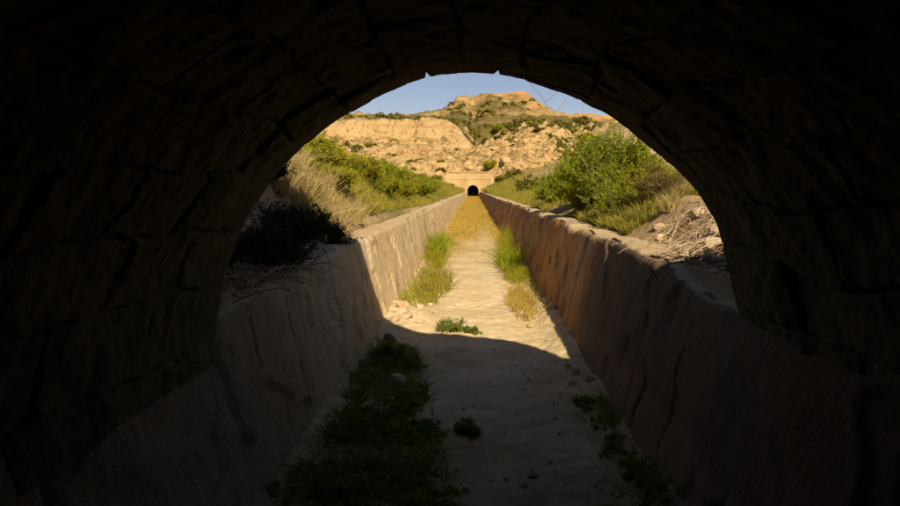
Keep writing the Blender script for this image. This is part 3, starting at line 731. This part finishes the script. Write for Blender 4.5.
# low dark weeds
def weed(x, y, h, w, label, group=None, mat='dkgreen', stems=16, twigs=12, per=14):
    return shrub('weed', label, 'weed', (x, y, fz(x, y)), h, w, M[mat], stems, twigs, per, .035, .009, group, up=.9)
weed(-.26, 7.75, .20, .42, 'dark green weed standing at the shadow edge in the middle of the bed')
weed(-.02, 7.7, .12, .26, 'small low weed to the right of the shadow edge weed')
weed(-.05, 4.55, .12, .22, 'small lone dark weed on the shaded bed right of the weed patch')
weed(-.80, 6.4, .26, .40, 'dark spiky weed against the shaded left wall, farthest of the patch')
ws = []
for i in range(165):
    y = random.uniform(2.9, 6.3)
    x = -1.0+random.random()**.8*min(.95, .42+.16*(6.3-y))
    if (x+.62)**2+((y-5.6)*.6)**2 < .04 or float(vnoise(x*2.6, y*1.7, seed=190)) < -.38: continue
    ws.append((x, y))
protow = []
for k_ in range(3):
    o = weed(ws[k_][0], ws[k_][1], .07+.025*k_, .40, 'low dark green weed in the shaded patch along the left wall', 'weeds in the tunnel shade', stems=16, twigs=8, per=10); protow.append(o)
def copy_tree(o, loc, rz, sc):
    c = o.copy(); col.objects.link(c); c.location = loc; c.rotation_euler.z = rz; c.scale = sc
    for ch in [q for q in protokids[o.name]]:
        d = ch.copy(); col.objects.link(d); d.parent = c
    return c
protokids = {o.name: list(o.children) for o in protow}
for i, (x, y) in enumerate(ws[3:]):
    s = random.uniform(.7, 1.25); copy_tree(protow[i % 3], (x, y, fz(x, y)), random.uniform(0, 6.28), (s, s, s*random.uniform(.5, 1.3)))
rw = [(.93, 4.6), (.98, 4.35), (.90, 4.15), (1.0, 4.0), (.95, 3.75), (1.0, 3.55), (.93, 3.4), (1.0, 3.2), (.88, 5.0)]
for i, (x, y) in enumerate(rw):
    s = random.uniform(.5, .8); c = copy_tree(protow[i % 3], (x, y, fz(x, y)), random.uniform(0, 6.28), (s, s, s))
    tag(c, 'low dark weed along the shaded foot of right wall', 'weed', 'weeds along the foot of the right wall')

YW = None
# yellow grass covering the far part of the bed (uncountable)
def field(name, label, n, sampler, h, w, mat, lean=.45, k=4):
    x, y, z, sc = sampler(n)
    roots = np.stack([x, y, z], 1)
    P = blade_paths(roots, 1.0, lean, k, .6)
    P = roots[:, None, :]+(P-roots[:, None, :])*(h*sc)[:, None, None]
    V, F = ribbons(P, w*sc*RNG.uniform(.6, 1.4, len(x)))
    return tag(link(name, mesh_np(name, V, F), mat), label, 'grass', kind='stuff')
def s_bed(n):
    y = 15.5*np.exp(RNG.uniform(0, 1, n)*math.log(128/15.5)); x = RNG.uniform(-1.05, 1.05, n)
    m = (vnoise(x*1.5, y*.5, seed=150)+.5*RNG.normal(0, 1, n) + (y-19.5)/7 > .0) & (RNG.random(n) > .9*np.exp(-((x-.42)/.34)**2)*sst(40, 22, y))
    x, y = x[m], y[m]; return x, y, bedz(x, y), .7+y*.018
def s_strip(side):
    def f(n):
        y = RNG.uniform(8.6, 22, n); wd = .22+.26*np.clip(fbm(y*.7, 0*y, seed=191+side, octv=3)+.5, 0, 1)
        x = side*(1.04-np.abs(RNG.normal(0, .5, n))*wd*(1 if side < 0 else .8)); m = vnoise(x*3, y*1.4, seed=193+side)+.4*RNG.normal(0, 1, n) > -.1
        x, y = x[m], y[m]; return x, y, bedz(x, y), RNG.uniform(.4, 1.5, len(x))
    return f
def s_weed(n):
    y = RNG.uniform(2.6, 7.0, n); x = -1.04+RNG.random(n)**.9*np.minimum(.98, .42+.16*(7.0-y))
    m = vnoise(x*3.4, y*2.2, seed=197)+.35*RNG.normal(0, 1, n) > -.05; x, y = x[m], y[m]; return x, y, bedz(x, y), RNG.uniform(.4, 1.4, len(x))
field('weed_cover', 'low dark green sprouting ground cover between the shaded weeds', 9000, s_weed, .085, .010, M['dkgreen'], .9)
def s_weed2(n):
    y = RNG.uniform(2.8, 5.2, n); x = 1.04-np.abs(RNG.normal(0, .09, n)); m = vnoise(x*3, y*2.5, seed=198) > -.1; x, y = x[m], y[m]; return x, y, bedz(x, y), RNG.uniform(.4, 1.3, len(x))
field('weed_cover', 'thin dark sprouts at the shaded foot of the right wall', 1500, s_weed2, .08, .009, M['dkgreen'], .9)
def s_lit(n):
    y = RNG.uniform(2.6, 18, n); sd_ = np.where(RNG.random(n) < .5, -1, 1); x = sd_*(1.03-np.abs(RNG.normal(0, .16, n))); return x, y, bedz(x, y)+.012, RNG.uniform(.3, 1.4, n)
x_, y_, z_, k_s = s_lit(2600)
Pl = np.zeros((len(x_), 4, 3)); aa = RNG.uniform(0, 6.28, len(x_))
for q in range(4):
    Pl[:, q, 0] = x_+np.cos(aa+.25*q)*.028*k_s*q; Pl[:, q, 1] = y_+np.sin(aa+.25*q)*.028*k_s*q; Pl[:, q, 2] = z_+.004*RNG.random(len(x_))
Vl, Fl = ribbons(Pl, .006*k_s)
tag(link('straw_litter', mesh_np('straw_litter', Vl, Fl), M['straw']), 'bits of dead straw and litter drifted against both wall bases', 'litter', kind='stuff')
field('bed_grass', 'yellow green grass strip at the foot of the sunlit left wall', 2600, s_strip(-1), .20, .010, M['olive'], .6)
field('bed_grass', 'patchy dry grass strip at the foot of the right wall', 1500, s_strip(1), .17, .009, M['bankgrass'], .6)
field('yellow_grass', 'golden yellow grass carpeting the far stretch of the canal bed', 26000, s_bed, .14, .012, M['yellow'])
def s_bank(side):
    def f(n):
        y = 7.2*np.exp(RNG.uniform(0, 1, n)*math.log(128/7.2)); d = RNG.uniform(0, 1, n)**2.0*(.45*y+1)
        x = side*(1.72+d); m = vnoise(x*.6, y*.4, seed=160) > -.75
        zt = terrain(x, y); m = m & (zt < 4.6+RNG.normal(0, .5, n)); x, y, zt = x[m], y[m], zt[m]; return x, y, zt, .8+y*.034
    return f
field('bank_grass', 'dry olive and straw ground cover over the left bank', 60000, s_bank(-1), .14, .012, M['bankgrass'])
field('bank_grass', 'dry olive and straw ground cover over the right bank', 50000, s_bank(1), .14, .012, M['bankgrass'])

# scrub bushes on banks and badlands: countable, share a few meshes
def blob_shrub(n, seedmat):
    tw = []
    a = RNG.uniform(0, 6.28, 24); r = RNG.uniform(0, .7, 24)
    S, TW, (LV, LF) = shrub_parts(1.0, 2.0, 22, 12, n, .22, .09, .7)
    V1, F1 = tube_paths(S, np.full(len(S), .02), 3)
    V = np.concatenate([LV, V1]); F = np.concatenate([LF, F1+len(LV)])
    me = mesh_np('scrub_bush', V, F, False); me.materials.append(seedmat); return me
sm = [blob_shrub(9, M['far_green']), blob_shrub(9, M['olive']), blob_shrub(9, M['far_green'])]
def scatter(n, ylo, yhi, xlo, xhi, slo, shi, label, group, maxs=None, pred=None, which=(0, 1, 2)):
    c = 0; tries = 0
    while c < n and tries < n*40:
        tries += 1
        y = ylo*math.exp(random.random()*math.log(yhi/ylo)); x = random.uniform(xlo, xhi)*y
        if abs(x) < 2.6: continue
        if pred and not pred(x, y): continue
        z = gz(x, y); s = random.uniform(slo, shi)
        o = bpy.data.objects.new('scrub_bush', sm[random.choice(which)]); col.objects.link(o)
        o.location = (x, y, z-.1*s); o.scale = (s, s, s*random.uniform(.7, 1.2)); o.rotation_euler.z = random.uniform(0, 6.28)
        tag(o, label, 'bush', group); c += 1
scatter(40, 26, 128, -.30, -.02, .35, .9, 'low olive bush among others on the bank left of the canal', 'bushes along the left bank')
scatter(45, 24, 128, .03, .32, .35, .9, 'low olive bush among others on the bank right of the canal', 'bushes along the right bank')
scatter(50, 136, 182, -.26, .02, .4, 1.3, 'small bush on the broken sandy slope below the cliff', 'bushes below the cliff', pred=lambda x, y: vnoise(x*.08, y*.08, seed=170) > -.1)
scatter(95, 138, 240, .005, .34, .9, 2.4, 'dark green bush on the sandy mounds right of the far tunnel', 'bushes on the right mounds', pred=lambda x, y: vnoise(x*.05, y*.05, seed=171) > -.25)
scatter(45, 200, 290, .01, .17, .9, 2.4, 'dark green bush in the belt behind the sandy mounds', 'bushes behind the mounds')
scatter(14, 192, 215, -.30, -.04, .5, 1.1, 'bush standing on top of the long pale cliff', 'bushes along the cliff top')
nb = 1500
by = RNG.uniform(135, 187, nb); bx = RNG.uniform(-.30, .16, nb)*by
mb = (vnoise(bx*.1, by*.1, seed=195) > -.35) & ((np.abs(bx) > 6.5) | (by > 140)); bx, by = bx[mb], by[mb]; bz = terrain(bx, by)
rg_ = [np.array([v.co[:] for v in rock_mesh(q, 7).vertices]) for q in (301, 302, 303)]; rf_ = grid_faces(7, 15)
V = []; F = []; k = 0
for i in range(len(bx)):
    s = float(np.clip(RNG.exponential(.55)+.15, .15, 2.2)); v = rg_[i % 3]*np.array([s, s, s*RNG.uniform(.5, 1)]); a = RNG.uniform(0, 6.28); c_, s2 = math.cos(a), math.sin(a)
    V.append(np.stack([v[:, 0]*c_-v[:, 1]*s2+bx[i], v[:, 0]*s2+v[:, 1]*c_+by[i], v[:, 2]+bz[i]-.12*s], 1)); F.append(rf_+k); k += len(v)
tag(link('boulder_scree', mesh_np('boulder_scree', np.concatenate(V), np.concatenate(F), False), M['scree']), 'pale boulders littering the broken slope below the cliff', 'scree', kind='stuff')
for (x, y, s, lab) in ((-7.2, 127, 1.3, 'bush against the left end of the far tunnel mouth'), (5.6, 126.5, 1.7, 'larger bush against the right end of the far tunnel mouth'), (-4.2, 126.8, .8, 'small bush in front of the far tunnel mouth, left of its opening'), (3.4, 127, .9, 'small bush in front of the far tunnel mouth, right of its opening'), (8.6, 131, 2.4, 'biggest dark bush just up the slope right of the far tunnel mouth')):
    o = bpy.data.objects.new('scrub_bush', sm[0]); col.objects.link(o); o.location = (x, y, gz(x, y)-.1); o.scale = (s, s, s); o.rotation_euler.z = x
    tag(o, lab, 'bush')
# far scrub: one mass
nf = 7500
yy = 142*np.exp(RNG.uniform(0, 1, nf)*math.log(700/142)); xx = RNG.uniform(-.34, .34, nf)*yy
m = (vnoise(xx*.02, yy*.015, seed=180)+.6*vnoise(xx*.08, yy*.05, seed=181) > -.1) & ((yy > 215) | ((xx > 3) & (vnoise(xx*.07, yy*.06, seed=182) > -.12)) | ((xx < 0) & (vnoise(xx*.1, yy*.09, seed=183) > .45) & (yy < 182)))
xx, yy = xx[m], yy[m]; zz = terrain(xx, yy)
per = 16; cen = np.stack([xx, yy, zz], 1); szz = (.55+yy*.0042)*RNG.uniform(.5, 1.3, len(xx))
off = RNG.normal(0, 1, (len(xx), per, 3)); off /= np.linalg.norm(off, axis=2, keepdims=True); off *= RNG.uniform(.4, 1, (len(xx), per, 1)); off[..., 2] = np.abs(off[..., 2])*.8
c = cen[:, None]+off*szz[:, None, None]
a1 = RNG.normal(0, 1, c.shape); a1 /= np.linalg.norm(a1, axis=2, keepdims=True); a2 = np.cross(a1, RNG.normal(0, 1, c.shape)); a2 /= np.linalg.norm(a2, axis=2, keepdims=True)
q = szz[:, None, None]*.42
V = np.stack([c-a1*q, c+a2*q*.7, c+a1*q, c-a2*q*.7], 2).reshape(-1, 3)
tag(link('far_scrub', mesh_np('far_scrub', V, np.arange(len(V)).reshape(-1, 4), False), M['far_green']), 'distant green scrub covering the hills below the table mountain', 'scrub', kind='stuff')

# ------------------------------------------------------------------ light, world, camera
cc, cs = 1.54, .34
az = math.atan2(cs, -cc)                    # toward the sun, in plan: x=cs, y=-cc
elev = math.atan2(1, math.hypot(cc, cs))
sd = bpy.data.lights.new('sun', 'SUN'); sd.energy = 4.4; sd.angle = R(.5); sd.color = (1, .87, .66)
so = bpy.data.objects.new('sun', sd); col.objects.link(so)
so.rotation_euler = Vector((cs, -cc, 1)).to_track_quat('Z', 'Y').to_euler()
w = bpy.data.worlds.new('World'); scene.world = w; w.use_nodes = True; nt = w.node_tree
bg = nt.nodes['Background']; sky = nt.nodes.new('ShaderNodeTexSky'); sky.sky_type = 'NISHITA'; sky.sun_disc = False
sky.sun_elevation = elev; sky.sun_rotation = math.atan2(cs, -cc)
sky.air_density = 1.0; sky.dust_density = .1; sky.ozone_density = 2.0; sky.altitude = 300
nt.links.new(mixc(nt, 1.0, sky.outputs[0], (1.06, .88, .88), 'MULTIPLY'), bg.inputs[0]); bg.inputs[1].default_value = .050
cd = bpy.data.cameras.new('camera'); cam = bpy.data.objects.new('camera', cd); col.objects.link(cam)
cd.sensor_width = 36; cd.lens = 26; cd.clip_start = .02; cd.clip_end = 8000
cd.shift_x = -23/900; cd.shift_y = -64/900
cam.location = (0, 0, EYE); cam.rotation_euler = (math.pi/2, 0, 0)
scene.camera = cam
vs = scene.view_settings; vs.view_transform = 'Standard'; vs.look = 'None'; vs.exposure = .74; vs.gamma = 1; vs.use_curve_mapping = False
scene.render.engine = 'CYCLES'
scene.cycles.max_bounces = 8; scene.cycles.diffuse_bounces = 5
scene.render.resolution_x = 1024; scene.render.resolution_y = 576
